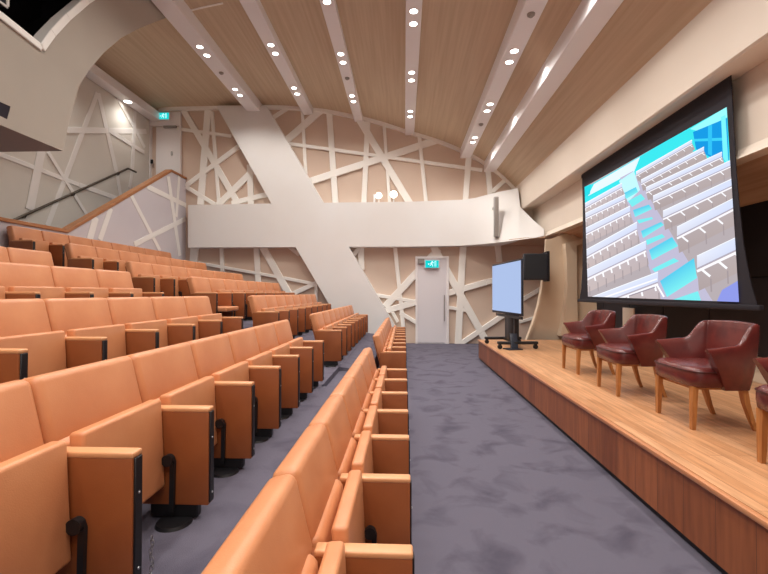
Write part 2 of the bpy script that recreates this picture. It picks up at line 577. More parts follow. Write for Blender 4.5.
# ------------------------------------------------------------------ left wall bands, booth, balustrade, stairs
LEFT_BANDS = [(98, 93, 116, 171, 5), (97, 93, 47, 226, 4.6), (66, 130, 146, 131.4, 4.4), (117, 98, 134, 128, 3.4), (134, 128, 144.5, 147.5, 3.4), (108, 130, 144, 152.5, 3.6),
              (134.6, 109, 132, 170, 4.2), (-4, 153, 79, 185, 3.8), (79, 185, 121, 200, 3.8), (47.6, 152, 87, 216, 3.6), (41, 150, 29, 210, 8), (116, 171, 120.5, 199, 4), (132, 170, 129, 188, 3), (122, 200, 136, 204, 3.6)]
for i, (x0, y0, x1, y1, w) in enumerate(LEFT_BANDS):
    bm = bmesh.new()
    a, b = onX(x0, y0, XL), onX(x1, y1, XL)
    strip(bm, a, b, w * (a.y + b.y) / 2 / F * 1.25, (1, 0, 0), 0.012 + 0.001 * i)
    trim(bm, M['band_paint'])

# projection booth: a plaster bulkhead with a curved front, hanging over the upper rows
XB = -4.55
arc = [(63, 151), (69, 121), (79, 86), (90, 69), (104, 52.5), (121, 38), (140, 28), (163, 19)]
arcw = [onX(x, y, XB) for x, y in arc]
zb = arcw[0].z
outer = [Vector((XB, YN, zb))] + [Vector((XB, p.y, p.z)) for p in arcw] + [Vector((XB, arcw[-1].y + 0.25, 6.85)), Vector((XB, YN, 6.85))]
win_px = [(0, 15.5), (41, 48), (52, 33), (67, 17), (87, 0)]
winw = [onX(x, y, XB) for x, y in win_px]
inner = [Vector((XB, 2.6, winw[0].z - 0.06)), winw[0], winw[1], winw[2], winw[3], winw[4], Vector((XB, winw[4].y + 0.35, 6.05)), Vector((XB, 2.6, 6.05))]
port = [onX(-30, 88, XB), onX(10.6, 106.5, XB), onX(7.2, 119.4, XB), onX(-30, 101, XB)]


def face_with_holes(bm, loops):
    edges = []
    for lp in loops:
        vs = [bm.verts.new(p) for p in lp]
        for i in range(len(vs)):
            edges.append(bm.edges.new((vs[i], vs[(i + 1) % len(vs)])))
    bmesh.ops.triangle_fill(bm, use_beauty=True, use_dissolve=False, edges=edges)


bm = bmesh.new()
face_with_holes(bm, [outer, inner, port])
bm2 = bmesh.new()
n = len(outer)
va = [bm.verts.new(p) for p in outer]
vb = [bm.verts.new(p + Vector((XL - XB, 0, 0))) for p in outer]
for i in range(n):
    if i in (n - 2,):
        continue
    bm.faces.new((va[i], vb[i], vb[(i + 1) % n], va[(i + 1) % n]))
bmesh.ops.remove_doubles(bm, verts=bm.verts[:], dist=0.0005)
bm2.free()
trim(bm, M['booth'], 30)
bm = bmesh.new()   # pale reveal round the booth opening
for loop, d, fr in ((inner, 0.22, 0.05),):
    n = len(loop)
    cen = sum(loop, Vector()) / n
    for i in range(n):
        a, b = loop[i], loop[(i + 1) % n]
        bm.faces.new([bm.verts.new(p) for p in (a, b, b + Vector((-d, 0, 0)), a + Vector((-d, 0, 0)))])
bmesh.ops.remove_doubles(bm, verts=bm.verts[:], dist=0.0005)
trim(bm, M['band_paint'], 30)
bm = bmesh.new()   # frame lip round the opening
n = len(inner)
for i in range(n - 2):
    a, b = inner[i], inner[(i + 1) % n]
    strip(bm, a, b, 0.09, (1, 0, 0), 0.025)
trim(bm, M['rib'], 30)
bm = bmesh.new()   # room behind the opening and block in the port, shade painted as dark colour
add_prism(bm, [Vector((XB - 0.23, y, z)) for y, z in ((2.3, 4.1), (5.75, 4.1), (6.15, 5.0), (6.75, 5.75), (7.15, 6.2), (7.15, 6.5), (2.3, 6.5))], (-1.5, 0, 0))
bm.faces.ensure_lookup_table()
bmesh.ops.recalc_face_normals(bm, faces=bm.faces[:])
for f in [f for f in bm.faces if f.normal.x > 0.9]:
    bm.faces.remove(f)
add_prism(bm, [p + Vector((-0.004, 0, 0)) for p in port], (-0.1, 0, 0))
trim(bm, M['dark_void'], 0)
pr = thing('projector', 'dark projector with a pale edge inside the booth opening, upper left', 'projector', onX(7, 8, XB - 0.3) - Vector((0.25, 0.62, 0.0)))
bm = bmesh.new()
add_box(bm, -0.3, 0.25, -0.55, 0.62, 0.0, 0.28, 0.03, 2)
finish('housing', bm, M['black_plastic'], pr)
bm = bmesh.new()
add_box(bm, 0.25, 0.27, 0.60, 0.635, 0.02, 0.29, 0.004, 1)
add_box(bm, 0.25, 0.27, -0.3, 0.62, -0.01, 0.02, 0.004, 1)
finish('edge_trim', bm, M['band_paint'], pr)
bm = bmesh.new()
add_cyl(bm, (0.25, 0.1, 0.14), (0.32, 0.1, 0.14), 0.09, 0.08, 24)
finish('lens', bm, M['lens'], pr)
bm = bmesh.new()
add_box(bm, -0.2, 0.2, -0.4, 0.4, 4.1 - pr.location.z, 0.0)
finish('stand', bm, M['black_plastic'], pr)

# thin ceiling joint that carries on from the booth's arc
bm = bmesh.new()
ring = []
for i in range(7):
    x = XB + (1.15) * i / 6
    z = ceil_s(x)
    y = 8.28 - 0.35 * i / 6
    ring.append([Vector((x, y - 0.02, z + 0.01)), Vector((x, y + 0.02, z + 0.01)), Vector((x, y + 0.02, z - 0.012)), Vector((x, y - 0.02, z - 0.012))])
loft(bm, ring)
trim(bm, M['rib'])

# balustrade wall beside the stair
XBAL = -6.44


def balY(px):   # rail points measured along the plane of the balustrade
    return onX(px[0], px[1], XBAL)


rail = [Vector((XBAL, YN, balY((0, 220)).z)), balY((67, 231)), balY((171, 170.5)), Vector((XBAL, YB, balY((171, 170.5)).z))]
bm = bmesh.new()
body = [Vector((XBAL, YN, 1.5))] + [p - Vector((0, 0, 0.02)) for p in rail] + [Vector((XBAL, YB, 1.5))]
add_prism(bm, body, (-0.12, 0, 0))
trim(bm, M['lav_wall'], 20)
bm = bmesh.new()   # oak capping on the balustrade
for a, b in zip(rail, rail[1:]):
    d = (b - a).normalized()
    up = Vector((0, -d.z, d.y))
    add_prism(bm, [a + up * 0.03 - d * 0.01 + Vector((0.03, 0, 0)), b + up * 0.03 + d * 0.01 + Vector((0.03, 0, 0)), b - up * 0.035 + d * 0.01 + Vector((0.03, 0, 0)), a - up * 0.035 - d * 0.01 + Vector((0.03, 0, 0))], (-0.18, 0, 0), 0.008, 1)
trim(bm, M['rail_wood'], 30)
for i, (x0, y0, x1, y1, w) in enumerate([(131, 195.5, 160, 251, 4), (147, 186.5, 186, 205.5, 4), (168, 176.5, 179.5, 256, 4.6), (179, 176, 176, 217, 3.6), (134, 244.5, 185, 219, 4), (110.5, 208, 99.5, 240, 5), (95.5, 217, 89, 240, 6.5)]):
    bm = bmesh.new()
    a, b = balY((x0, y0)), balY((x1, y1))
    strip(bm, a, b, w * (a.y + b.y) / 2 / F * 1.3, (1, 0, 0), 0.010 + 0.001 * i)
    trim(bm, M['band_paint'])
# stair flight and landing behind the balustrade
bm = bmesh.new()
y0s, y1s, z0s, z1s = rail[1].y, rail[2].y, 1.73, rail[2].z - 0.92
ns = 13
for k in range(ns):
    y = y0s + (y1s - y0s) * k / ns
    add_box(bm, XL, XBAL - 0.12, y, YB, z0s + (z1s - z0s) * k / ns, z0s + (z1s - z0s) * (k + 1) / ns)
trim(bm, M['carpet'], 0)
# dark handrail on the left wall
hr = thing('handrail', 'dark bronze handrail sloping up the left wall beside the stair', 'handrail', (XL, 0, 0))
XH = XL + 0.09
pts = [onX(14, 220, XH), onX(128, 168.5, XH)]
pts.append(pts[-1] + Vector((0, 0.35, -0.0)))
bm = bmesh.new()
add_tube(bm, [p - Vector((XL, 0, 0)) for p in pts], 0.026, 12)
finish('rail', bm, M['rail_dark'], hr)
for t in (0.08, 0.45, 0.9):
    p = pts[0].lerp(pts[1], t) - Vector((XL, 0, 0))
    bm = bmesh.new()
    add_tube(bm, [(0.0, p.y, p.z - 0.07), (0.06, p.y, p.z - 0.07), (0.088, p.y, p.z - 0.02)], 0.012, 8)
    finish('bracket', bm, M['rail_dark'], hr)

# ------------------------------------------------------------------ ceiling beams and downlights
BEAMS = [  # ratio left, ratio right, drop below ceiling
    (-0.865, -0.792, 5.20), (-0.564, -0.508, 5.20), (-0.289, -0.239, 4.97), (0.006, 0.0635, 4.55), (0.417, 0.493, 3.86), (0.659, 0.752, 3.46)]
beam_dims = []
for i, (a, b, dz) in enumerate(BEAMS):
    x0, x1, z0 = a * dz, b * dz, H + dz
    beam_dims.append((x0, x1, z0))
    bm = bmesh.new()
    zt = max(ceil_s(x0), ceil_s(x1)) + 0.05
    add_box(bm, x0, x1, YN, YB - 0.001, z0, zt, 0.008, 1)
    trim(bm, M['beam'], 20)
bm = bmesh.new()   # wall-side beam at the head of the left wall
X0a, X0b, Z0 = -7.47, -7.17, H + 5.08
add_box(bm, X0a, X0b, YN, YB, Z0, 6.75, 0.008, 1)
trim(bm, M['beam'], 20)


def add_light(name, loc, power, size, blend, target=None, radius=0.06, colour=(1.0, 0.96, 0.905)):
    l = bpy.data.lights.new(name, 'SPOT')
    l.energy = power
    l.spot_size = R(size)
    l.spot_blend = blend
    l.shadow_soft_size = radius
    l.color = colour
    o = bpy.data.objects.new(name, l)
    COL.objects.link(o)
    o.location = loc
    if target is not None:
        o.rotation_euler = (Vector(target) - Vector(loc)).to_track_quat('-Z', 'Y').to_euler()
    return o


def make_downlight(r):
    t = thing('downlight', '', 'ceiling light')
    bm = bmesh.new()
    n = 24
    prof = [(r * 1.32, 0.0), (r * 1.32, -0.006), (r * 1.02, -0.010), (r * 0.98, -0.002)]
    rings = [[Vector((math.cos(2 * math.pi * k / n) * q, math.sin(2 * math.pi * k / n) * q, z)) for k in range(n)] for q, z in prof]
    loft(bm, rings, True, False)
    finish('trim_ring', bm, M['beam'], t)
    bm = bmesh.new()
    add_cyl(bm, (0, 0, -0.002), (0, 0, -0.005), r, r, 24)
    finish('lamp', bm, M['lamp'], t)
    return t


DL = make_downlight(0.062)
BEAM_NAMES = ['leftmost beam', 'second beam from left', 'third beam from left', 'fourth beam from left', 'fifth beam from left']
PAIR_NAMES = ['by the back wall', 'second from the back wall', 'third from the back wall', 'fourth from the back wall']
YPAIR = [10.98, 9.07, 7.12, 5.17, 3.2, 1.25, -0.7, -2.3]
first = True
POWER = 78.0
for bi in range(5):
    x0, x1, z0 = beam_dims[bi]
    xc = (x0 + x1) / 2
    for pi_, yc in enumerate(YPAIR):
        for s in (1, -1):
            y = yc + s * 0.165
            if (bi, pi_) in ((0, 0), (0, 1), (1, 0), (1, 1), (1, 2), (2, 0), (2, 1), (2, 2), (3, 0), (3, 1), (3, 2), (4, 0), (4, 1), (4, 2)):
                d = DL if first else copy_tree(DL)
                first = False
                d.location = (xc, y, z0 + 0.001)
                d['label'] = 'round downlight, %s of the pair %s, %s' % ('farther' if s > 0 else 'nearer', PAIR_NAMES[pi_], BEAM_NAMES[bi])
                d['group'] = 'downlights in the ceiling beams'
        if bi == 0 and 2 <= pi_:
            continue
        add_light('downlight_or_fill_glow', (xc, yc, z0 - 0.03), POWER * 2, 150, 0.9, None, 0.12)
# lone downlight on the wall-side beam
d = copy_tree(DL)
p = onX(128, 94, -7.32)
d.location = (-7.32, p.y, Z0 + 0.001)
d.scale = (1.5, 1.5, 1)
d['label'] = 'lone round downlight at the head of the left wall above the stair'
add_light('downlight_or_fill_glow', (-7.1, p.y, Z0 - 0.04), 45, 150, 0.9, None, 0.1)
for y in (8.4, 6.0):  # fill lamps added without fixtures, to brighten the left wall
    add_light('downlight_or_fill_glow', (-7.1, y, Z0 - 0.04), 105, 150, 0.9, None, 0.1)
# wall-washers that graze the deep beam's side
for y in (11.25, 9.0, 7.05, 5.2, 3.3, 1.3):
    add_light('beam_washer', (2.12, y, 5.11), 5.5, 110, 0.8, (2.27, y + 0.05, 4.85), 0.03)
# under-booth light and stair light
add_light('booth_glow', (-6.6, 4.4, zb - 0.05), 40, 150, 0.9, None, 0.1)

# smoke detectors on the beams
SD = None
for label, bi, px, py in (('small white smoke detector on the beam furthest left', 0, 216.7, 72.8), ('small white smoke detector on the third beam from the left', 2, 346.5, 78),
                          ('small white smoke detector on the near part of the fifth beam', 4, 531, 14), ('small white smoke detector on the far part of the fifth beam', 4, 481, 124)):
    x0, x1, z0 = beam_dims[bi]
    dd = ray(px, py)
    q = Vector((0, 0, H)) + dd * ((z0 - H) / dd.z)
    bm = bmesh.new()
    add_cyl(bm, (0, 0, 0.0), (0, 0, -0.02), 0.055, 0.052, 20)
    add_cyl(bm, (0, 0, -0.02), (0, 0, -0.04), 0.04, 0.03, 20)
    o = finish('smoke_detector', bm, M['grey_plastic'])
    o.location = ((x0 + x1) / 2, q.y, z0)
    o['label'] = label
    o['category'] = 'smoke detector'
    o['group'] = 'smoke detectors on the beams'

# two small lit flood lamps on the band's top ledge
for i, (px, py, lab, r) in enumerate(((378.8, 195.5, 'dimmer left flood lamp standing on the white band ledge', 0.085), (393.6, 194.3, 'brighter right flood lamp standing on the white band ledge', 0.10))):
    p = onY(px, py, 12.28)
    zl = onY(px, 202, YBAND).z
    t = thing('flood_lamp', lab, 'flood lamp', (p.x, p.y, zl), 0, 'flood lamps on the band')
    bm = bmesh.new()
    add_cyl(bm, (0, 0.02, p.z - zl), (0, 0.11, p.z - zl), r * 1.05, r * 0.6, 20)
    finish('housing', bm, M['wall_white'], t)
    bm = bmesh.new()
    bmesh.ops.create_uvsphere(bm, u_segments=20, v_segments=10, radius=r)
    for v in bm.verts:
        v.co = Vector((v.co.x, v.co.y * 0.35, v.co.z + p.z - zl))
    finish('lens', bm, M['flood'], t)
    bm = bmesh.new()
    add_cyl(bm, (0, 0.06, 0), (0, 0.06, p.z - zl - r * 0.6), 0.015)
    add_box(bm, -0.06, 0.06, 0.0, 0.12, 0, 0.012)
    if i == 0:
        add_box(bm, -0.16, -0.10, 0.02, 0.1, 0.0, 0.26, 0.01, 1)
    finish('stand', bm, M['wall_white'], t)

# ------------------------------------------------------------------ doors and exit signs
YD = YB - 0.13


def exit_sign(name_label, c, w, h, parent=None):
    t = thing('exit_sign', name_label, 'exit sign', c)
    bm = bmesh.new()
    add_box(bm, -w / 2 - 0.015, w / 2 + 0.015, 0.0, 0.05, -h / 2 - 0.015, h / 2 + 0.015, 0.006, 1)
    finish('casing', bm, M['door_frame'], t)
    bm = bmesh.new()
    add_box(bm, -w / 2, w / 2, -0.006, 0.002, -h / 2, h / 2)
    finish('face', bm, M['exit_green'], t)
    # running-figure pictogram with a doorway and arrow, white
    bm = bmesh.new()
    s = h / 0.2

    def q(pts):
        add_prism(bm, [Vector((x * s, -0.007, z * s)) for x, z in pts], (0, -0.003, 0))
    add_cyl(bm, (0.006 * s, -0.007, 0.06 * s), (0.006 * s, -0.010, 0.06 * s), 0.016 * s, None, 12)
    q([(-0.02, 0.04), (0.015, 0.045), (0.0, -0.005), (-0.03, -0.005)])
    q([(-0.02, 0.0), (0.0, 0.0), (0.03, -0.03), (0.02, -0.07), (0.008, -0.07), (0.014, -0.035)])
    q([(-0.03, 0.0), (-0.012, -0.005), (-0.03, -0.04), (-0.06, -0.05), (-0.062, -0.038), (-0.04, -0.03)])
    q([(0.01, 0.04), (0.04, 0.02), (0.055, 0.03), (0.05, 0.04), (0.04, 0.034), (0.015, 0.05)])
    q([(-0.02, 0.04), (-0.045, 0.03), (-0.05, 0.005), (-0.04, 0.005), (-0.036, 0.024), (-0.015, 0.03)])
    q([(0.07, -0.07), (0.07, 0.075), (0.11, 0.075), (0.11, -0.07), (0.1, -0.07), (0.1, 0.065), (0.08, 0.065), (0.08, -0.07)])
    q([(-0.11, 0.0), (-0.085, 0.025), (-0.085, 0.008), (-0.068, 0.008), (-0.068, -0.008), (-0.085, -0.008), (-0.085, -0.025)])
    finish('pictogram', bm, M['exit_white'], t)
    return t


a, b = onY(416.5, 257.4, YD), onY(448, 344, YD)
bm = bmesh.new()
add_box(bm, a.x, b.x, YD + 0.03, YB + 0.02, 0.0, a.z)
d1 = struct('door_1', bm, M['door'], 20)
bm = bmesh.new()
add_box(bm, a.x - 0.03, a.x + 0.035, YD, YB, 0.0, a.z + 0.03, 0.004, 1)
add_box(bm, b.x - 0.035, b.x + 0.03, YD, YB, 0.0, a.z + 0.03, 0.004, 1)
add_box(bm, a.x + 0.035, b.x - 0.035, YD, YB, a.z - 0.035, a.z + 0.03, 0.004, 1)
finish('door_frame', bm, M['door_frame'], d1)
bm = bmesh.new()
zs = onY(430, 270.5, YD).z
add_box(bm, a.x + 0.04, b.x - 0.1, YD + 0.015, YD + 0.03, 0.03, zs)
finish('door_leaf', bm, M['door'], d1)
bm = bmesh.new()
h0, h1 = onY(444.3, 321, YD), onY(444.3, 295, YD)
add_cyl(bm, (h0.x, YD - 0.05, h0.z), (h0.x, YD - 0.05, h1.z), 0.014)
for z in (h0.z + 0.06, h1.z - 0.06):
    add_cyl(bm, (h0.x, YD - 0.05, z), (h0.x, YD + 0.03, z), 0.009)
finish('door_handle', bm, M['steel'], d1)
c = onY(432.0, 264.0, YD - 0.07)
exit_sign('cyan lit exit sign at the head of the tall ground floor door', (c.x, YD - 0.065, c.z), 0.38, 0.21)
bm = bmesh.new()
p0, p1 = onY(417.8, 258.8, YD - 0.02), onY(424.4, 263.5, YD - 0.02)
add_box(bm, p0.x, p1.x, YD - 0.05, YD + 0.03, p1.z, p0.z, 0.006, 1)
o = finish('door_closer', bm, M['grey_plastic'])
o['label'] = 'small grey box left of the exit sign on the tall door'
o['category'] = 'door closer'

# upper door at the head of the stair
zland = z1s
bm = bmesh.new()
a, b = onY(156, 127, YB - 0.06), onY(179.5, 127, YB - 0.06)
add_box(bm, a.x, b.x, YB - 0.05, YB + 0.02, zland, a.z)
d2 = struct('door_2', bm, M['door_frame'], 20)
bm = bmesh.new()
f0 = onY(144.5, 112, YB - 0.07)
add_box(bm, f0.x, a.x - 0.14, YB - 0.10, YB + 0.01, zland, f0.z - 0.02, 0.004, 1)
add_box(bm, a.x - 0.14, b.x + 0.03, YB - 0.07, YB + 0.01, a.z + 0.03, f0.z - 0.02)
add_box(bm, b.x, b.x + 0.05, YB - 0.09, YB + 0.01, zland, a.z + 0.03, 0.004, 1)
finish('door_frame', bm, M['door_frame'], d2)
bm = bmesh.new()
p = onY(169, 126.8, YB - 0.1)
add_box(bm, p.x - 0.16, p.x + 0.22, YB - 0.13, YB - 0.05, p.z - 0.03, p.z + 0.03, 0.006, 1)
finish('door_closer', bm, M['grey_plastic'], d2)
bm = bmesh.new()
p = onY(152, 162, YB - 0.1)
add_box(bm, p.x - 0.04, p.x + 0.04, YB - 0.13, YB - 0.09, p.z - 0.05, p.z + 0.07, 0.01, 1)
finish('door_lock', bm, M['black'], d2)
bm = bmesh.new()
p = onY(171.5, 153.5, YB - 0.06)
add_box(bm, p.x - 0.02, p.x + 0.03, YB - 0.08, YB - 0.045, p.z - 0.06, p.z + 0.06, 0.008, 1)
finish('door_handle', bm, M['steel'], d2)
c = onY(163.2, 116, YB - 0.15)
exit_sign('cyan lit exit sign high over the upper door at the stair head', (c.x, YB - 0.15, c.z), 0.34, 0.19)

# ------------------------------------------------------------------ stage
XST, ZST, YST = 1.61, 0.432, 9.5
st = thing('stage_platform', 'low oak stage with brown panelled front along the right side', 'stage', (XST, 0, 0))
bm = bmesh.new()
add_box(bm, 0.016, 4.5 - XST, YN + 0.02, YST - 0.03, ZST - 0.03, ZST)
finish('deck', bm, M['deck'], st, 0)
bm = bmesh.new()
add_box(bm, 0.0, 0.05, YN + 0.02, YST, 0.045, ZST - 0.03)
finish('front_panel', bm, M['stage_front'], st, 0)
bm = bmesh.new()
add_box(bm, 0.0, 2.6, YST - 0.04, YST, 0.045, ZST - 0.03)
finish('end_panel', bm, M['stage_front'], st, 0)
bm = bmesh.new()
add_box(bm, -0.022, 0.016, YN + 0.02, YST + 0.01, ZST - 0.03, ZST, 0.006, 2)
add_box(bm, 0.016, 2.6, YST - 0.03, YST + 0.01, ZST - 0.03, ZST, 0.006, 2)
finish('nosing', bm, M['nosing'], st)
bm = bmesh.new()
add_box(bm, 0.02, 0.07, YN + 0.02, YST - 0.02, 0.0, 0.05)
add_box(bm, 0.07, 2.6, YST - 0.06, YST - 0.02, 0.0, 0.05)
finish('kick_board', bm, M['black'], st, 0)

# ------------------------------------------------------------------ projection screen
sc = thing('projection_screen', 'large projection screen showing a picture of empty seats, hung above the stage', 'screen', (XS, 6.2, ZF0))


def scr(px, py, off=0.0):
    p = onX(px, py, XS - off)
    return p - Vector((XS, 6.2, ZF0))


bm = bmesh.new()   # black cloth with flared sides
left_edge = [(582.3, 180), (583, 205), (583, 240), (582.5, 270), (581.6, 288), (579.5, 299)]
right_edge = [(731.2, 74), (733.5, 120), (737, 180), (743, 240), (750, 280), (757.5, 306)]
zt = 0.0
L_ = [onX(x, y, XS) for x, y in left_edge]
R_ = [onX(x, y, XS) for x, y in right_edge]
z_bot = -2.36
ny = 12


def side(edge, z):   # y of an edge curve at height z (relative)
    zs_ = [(p.z - ZF0, p.y) for p in edge]
    zs_.sort()
    if z <= zs_[0][0]:
        return zs_[0][1]
    for (z0, y0), (z1, y1) in zip(zs_, zs_[1:]):
        if z0 <= z <= z1:
            return y0 + (y1 - y0) * (z - z0) / (z1 - z0)
    return zs_[-1][1]


ring = []
for k in range(ny + 1):
    z = z_bot + (0.0 - z_bot) * k / ny
    yl, yr = side(L_, z) - 6.2, side(R_, z) - 6.2
    ring.append([Vector((-0.004, yr, z)), Vector((-0.004, yl, z)), Vector((0.004, yl, z)), Vector((0.004, yr, z))])
loft(bm, ring)
finish('border_cloth', bm, M['black_border'], sc)
bm = bmesh.new()
yl, yr = side(L_, z_bot) - 6.2, side(R_, z_bot) - 6.2
add_box(bm, -0.03, 0.02, yr - 0.06, yl + 0.04, z_bot - 0.05, z_bot + 0.005, 0.012, 2)
finish('weight_bar', bm, M['black_border'], sc)
bm = bmesh.new()
add_box(bm, 0.01, 0.06, yr + 0.6, yl - 0.1, -0.06, 0.0)
finish('roller_case', bm, M['black_border'], sc)

# the projected picture: layered flat shapes in the picture's own plane
pm = bpy.data.materials.new('projected_picture')
pm.use_nodes = True
nt = pm.node_tree
nt.nodes.clear()
ca = nt.nodes.new('ShaderNodeVertexColor')
ca.layer_name = 'picture'
em = nt.nodes.new('ShaderNodeEmission')
em.inputs['Strength'].default_value = 1.12
ou = nt.nodes.new('ShaderNodeOutputMaterial')
nt.links.new(ca.outputs['Color'], em.inputs['Color'])
nt.links.new(em.outputs[0], ou.inputs[0])
bm = bmesh.new()
cl = bm.loops.layers.float_color.new('picture')
depth = [0.006]
QUAD = [Vector((584.5, 187)), Vector((726.7, 107)), Vector((739, 302)), Vector((588, 296.5))]   # corners of the lit picture
CLIPN = []
for i in range(4):
    p, q = QUAD[i], QUAD[(i + 1) % 4]
    CLIPN.append((p, Vector((-(q.y - p.y), q.x - p.x))))


def clip(poly):
    for p, n_ in CLIPN:
        out = []
        for i in range(len(poly)):
            a, b = poly[i], poly[(i + 1) % len(poly)]
            da, db = (a - p).dot(n_), (b - p).dot(n_)
            if da >= 0:
                out.append(a)
            if (da >= 0) != (db >= 0):
                out.append(a.lerp(b, da / (da - db)))
        poly = out
        if len(poly) < 3:
            return None
    return poly


def draw(pts, cols):
    poly = clip([Vector(p) for p in pts])
    if poly is None:
        return
    depth[0] += 0.00005
    single = not isinstance(cols[0], (tuple, list))
    vs = [bm.verts.new(scr(p.x, p.y, depth[0])) for p in poly]
    try:
        f = bm.faces.new(vs)
    except ValueError:
        return
    for i, l in enumerate(f.loops):
        if single:
            l[cl] = lin(cols)
        else:
            d = [(Vector(pts[j]) - poly[i]).length + 0.01 for j in range(len(pts))]
            w = [1 / x ** 2 for x in d]
            s = sum(w)
            l[cl] = lin([sum(w[j] * cols[j][k] for j in range(len(pts))) / s for k in range(3)])


def line(x0, y0, x1, y1, w, c):
    d = Vector((x1 - x0, y1 - y0))
    n_ = Vector((-d.y, d.x)).normalized() * w / 2
    draw([(x0 - n_.x, y0 - n_.y), (x1 - n_.x, y1 - n_.y), (x1 + n_.x, y1 + n_.y), (x0 + n_.x, y0 + n_.y)], c)


draw([(584.5, 187), (726.7, 107), (739, 302), (588, 296.5)], (178, 168, 172))
draw([(580, 191), (728, 105), (730, 170), (690, 150), (640, 180), (600, 197), (584, 205)], (60, 225, 232))
draw([(594, 184), (640, 157), (634, 172), (618, 180), (588, 196)], (225, 240, 250))
draw([(584, 187), (591, 184), (590, 194), (584, 197)], (40, 214, 226))
draw([(690, 129), (728, 106), (728, 117), (698, 131)], (150, 244, 246))
draw([(693, 132), (727, 118), (729, 160), (712, 158), (696, 149)], (24, 150, 222))
draw([(694, 139), (727, 137.5), (727, 140.5), (694, 141.5)], (60, 205, 240))
draw([(708, 126), (712, 124.5), (712, 156), (708, 154)], (50, 190, 238))
draw([(721, 117), (725.5, 115), (728.5, 165), (723, 158)], (120, 238, 246))
# aisle
draw([(620, 178), (633, 171), (712, 300), (716, 304), (660, 302), (655, 285), (630, 212)], (188, 184, 208))
draw([(619, 181), (634, 171), (640, 190), (628, 202)], (190, 240, 248))
steps = [((624, 193), (636, 187), (638, 192), (626, 199)), ((628, 201), (641, 194), (645, 199), (632, 207)), ((633, 210), (649, 204.5), (652, 209), (635, 217)),
         ((637, 220), (652, 217), (653, 219), (639, 223.5)), ((641, 231), (661, 222), (664, 225), (643, 238)), ((646, 240), (662, 234), (665, 237), (647, 245)),
         ((649, 250), (672, 237), (678, 246), (652, 260)), ((652, 269), (674, 258), (679, 261), (655, 272)), ((660, 281), (694, 258), (697, 278), (667, 297)), ((672, 300), (698, 291), (702, 304), (676, 304))]
for k, s_ in enumerate(steps):
    draw(s_, [(90, 196, 230), (84, 200, 232), (120, 232, 234), (124, 232, 236)] if k % 2 == 0 else (120, 230, 234))
# seat rows: pale backs, dark line, grey-brown fronts with white armrests
LROWS = [(584, 204, 622, 183, 4.0), (584, 214, 625, 194.5, 4.4), (584, 229, 630, 206, 5.4), (584, 251, 637, 222, 6.6), (584, 271, 646, 241, 8.0), (584, 300, 658, 272, 9.5)]
RROWS = [(636, 172, 692, 140, 3.2), (641, 180, 704, 147, 3.8), (646, 187.5, 722, 152, 4.4), (653, 196, 736, 158, 5.0), (663, 211, 738, 176, 6.6), (677, 227, 738, 196, 9.0), (697, 256, 739, 236, 12.0)]
for rows, sgn in ((LROWS, 1), (RROWS, -1)):
    for k, (x0, y0, x1, y1, w) in enumerate(rows):
        n_seg = (7 if k < 5 else 5) if sgn > 0 else (7, 7, 7, 6, 5, 3, 2)[k]
        fh = w * 1.9
        draw([(x0, y0 + w), (x1, y1 + w), (x1 + 3, y1 + w + fh), (x0 + (0 if sgn > 0 else 2), y0 + w + fh)], ([(196, 184, 186), (190, 178, 184), (188, 174, 176), (198, 182, 180)] if sgn > 0 else [(176, 164, 166), (182, 170, 172), (178, 164, 162), (170, 156, 156)]))
        draw([(x0, y0), (x1, y1), (x1, y1 + w), (x0, y0 + w)], [(226, 230, 244), (214, 224, 246), (206, 214, 240), (214, 216, 230)])
        line(x0, y0, x1, y1, 0.9, (240, 244, 252))
        line(x0, y0 + w * 1.05, x1, y1 + w * 1.05, 0.7, (168, 164, 186))
        line(x0, y0 + w * 1.28, x1, y1 + w * 1.28, w * 0.22, (244, 242, 248))
        for j in range(n_seg + 1):
            t = (j + 0.25) / (n_seg + 0.5)
            ax, ay = x0 + (x1 - x0) * t, y0 + (y1 - y0) * t + w * 1.25
            dx = w * (0.75 if sgn < 0 else 0.15)
            line(ax, ay, ax + dx, ay + w * 0.62, w * 0.2, (246, 246, 250))
            line(ax + dx * 0.6 + w * 0.35, ay + w * 0.8, ax + dx * 0.6 + w * 0.4, ay + w * 1.9, w * 0.12, (160, 148, 152))
draw([(722, 290), (739, 280), (740, 303), (716, 303)], (140, 150, 226))
line(600, 299, 657, 279, 1.4, (248, 246, 250))
line(629, 296, 655, 287, 1.0, (150, 138, 150))
line(657, 285, 664, 297, 1.8, (248, 246, 250))
finish('picture', bm, pm, sc, 0)
bpy.context.view_layer.update()

# ------------------------------------------------------------------ television on a trolley
yl_, yr_ = 9.2, 7.50
pl = onY(493.6, 265, yl_)
pr_ = onY(523.0, 258.4, yr_)
ztop = (pl.z + pr_.z) / 2
zbt = (onY(495.7, 312, yl_).z + onY(522, 316.4, yr_).z) / 2
ctr = Vector(((pl.x + pr_.x) / 2, (yl_ + yr_) / 2, ZST))
ang = math.atan2(pr_.x - pl.x, yl_ - yr_)
tv = thing('television', 'large flat television on a black wheeled trolley at the far end of the stage', 'television', ctr, ang)
hw = (yl_ - yr_) / 2 / math.cos(ang)
bm = bmesh.new()
add_box(bm, -0.03, 0.008, -hw, hw, zbt - ZST, ztop - ZST, 0.006, 2)
finish('panel', bm, M['black_plastic'], tv)
bm = bmesh.new()
add_box(bm, -0.034, -0.029, -hw + 0.02, hw - 0.02, zbt - ZST + 0.045, ztop - ZST - 0.03)
finish('display', bm, M['tv_pic'], tv)
bm = bmesh.new()
add_box(bm, -0.012, 0.012, -hw + 0.05, hw - 0.2, zbt - ZST - 0.06, zbt - ZST - 0.01)
add_box(bm, 0.008, 0.08, -0.35, 0.35, 0.75, 1.2, 0.01, 1)
finish('mount', bm, M['black'], tv)
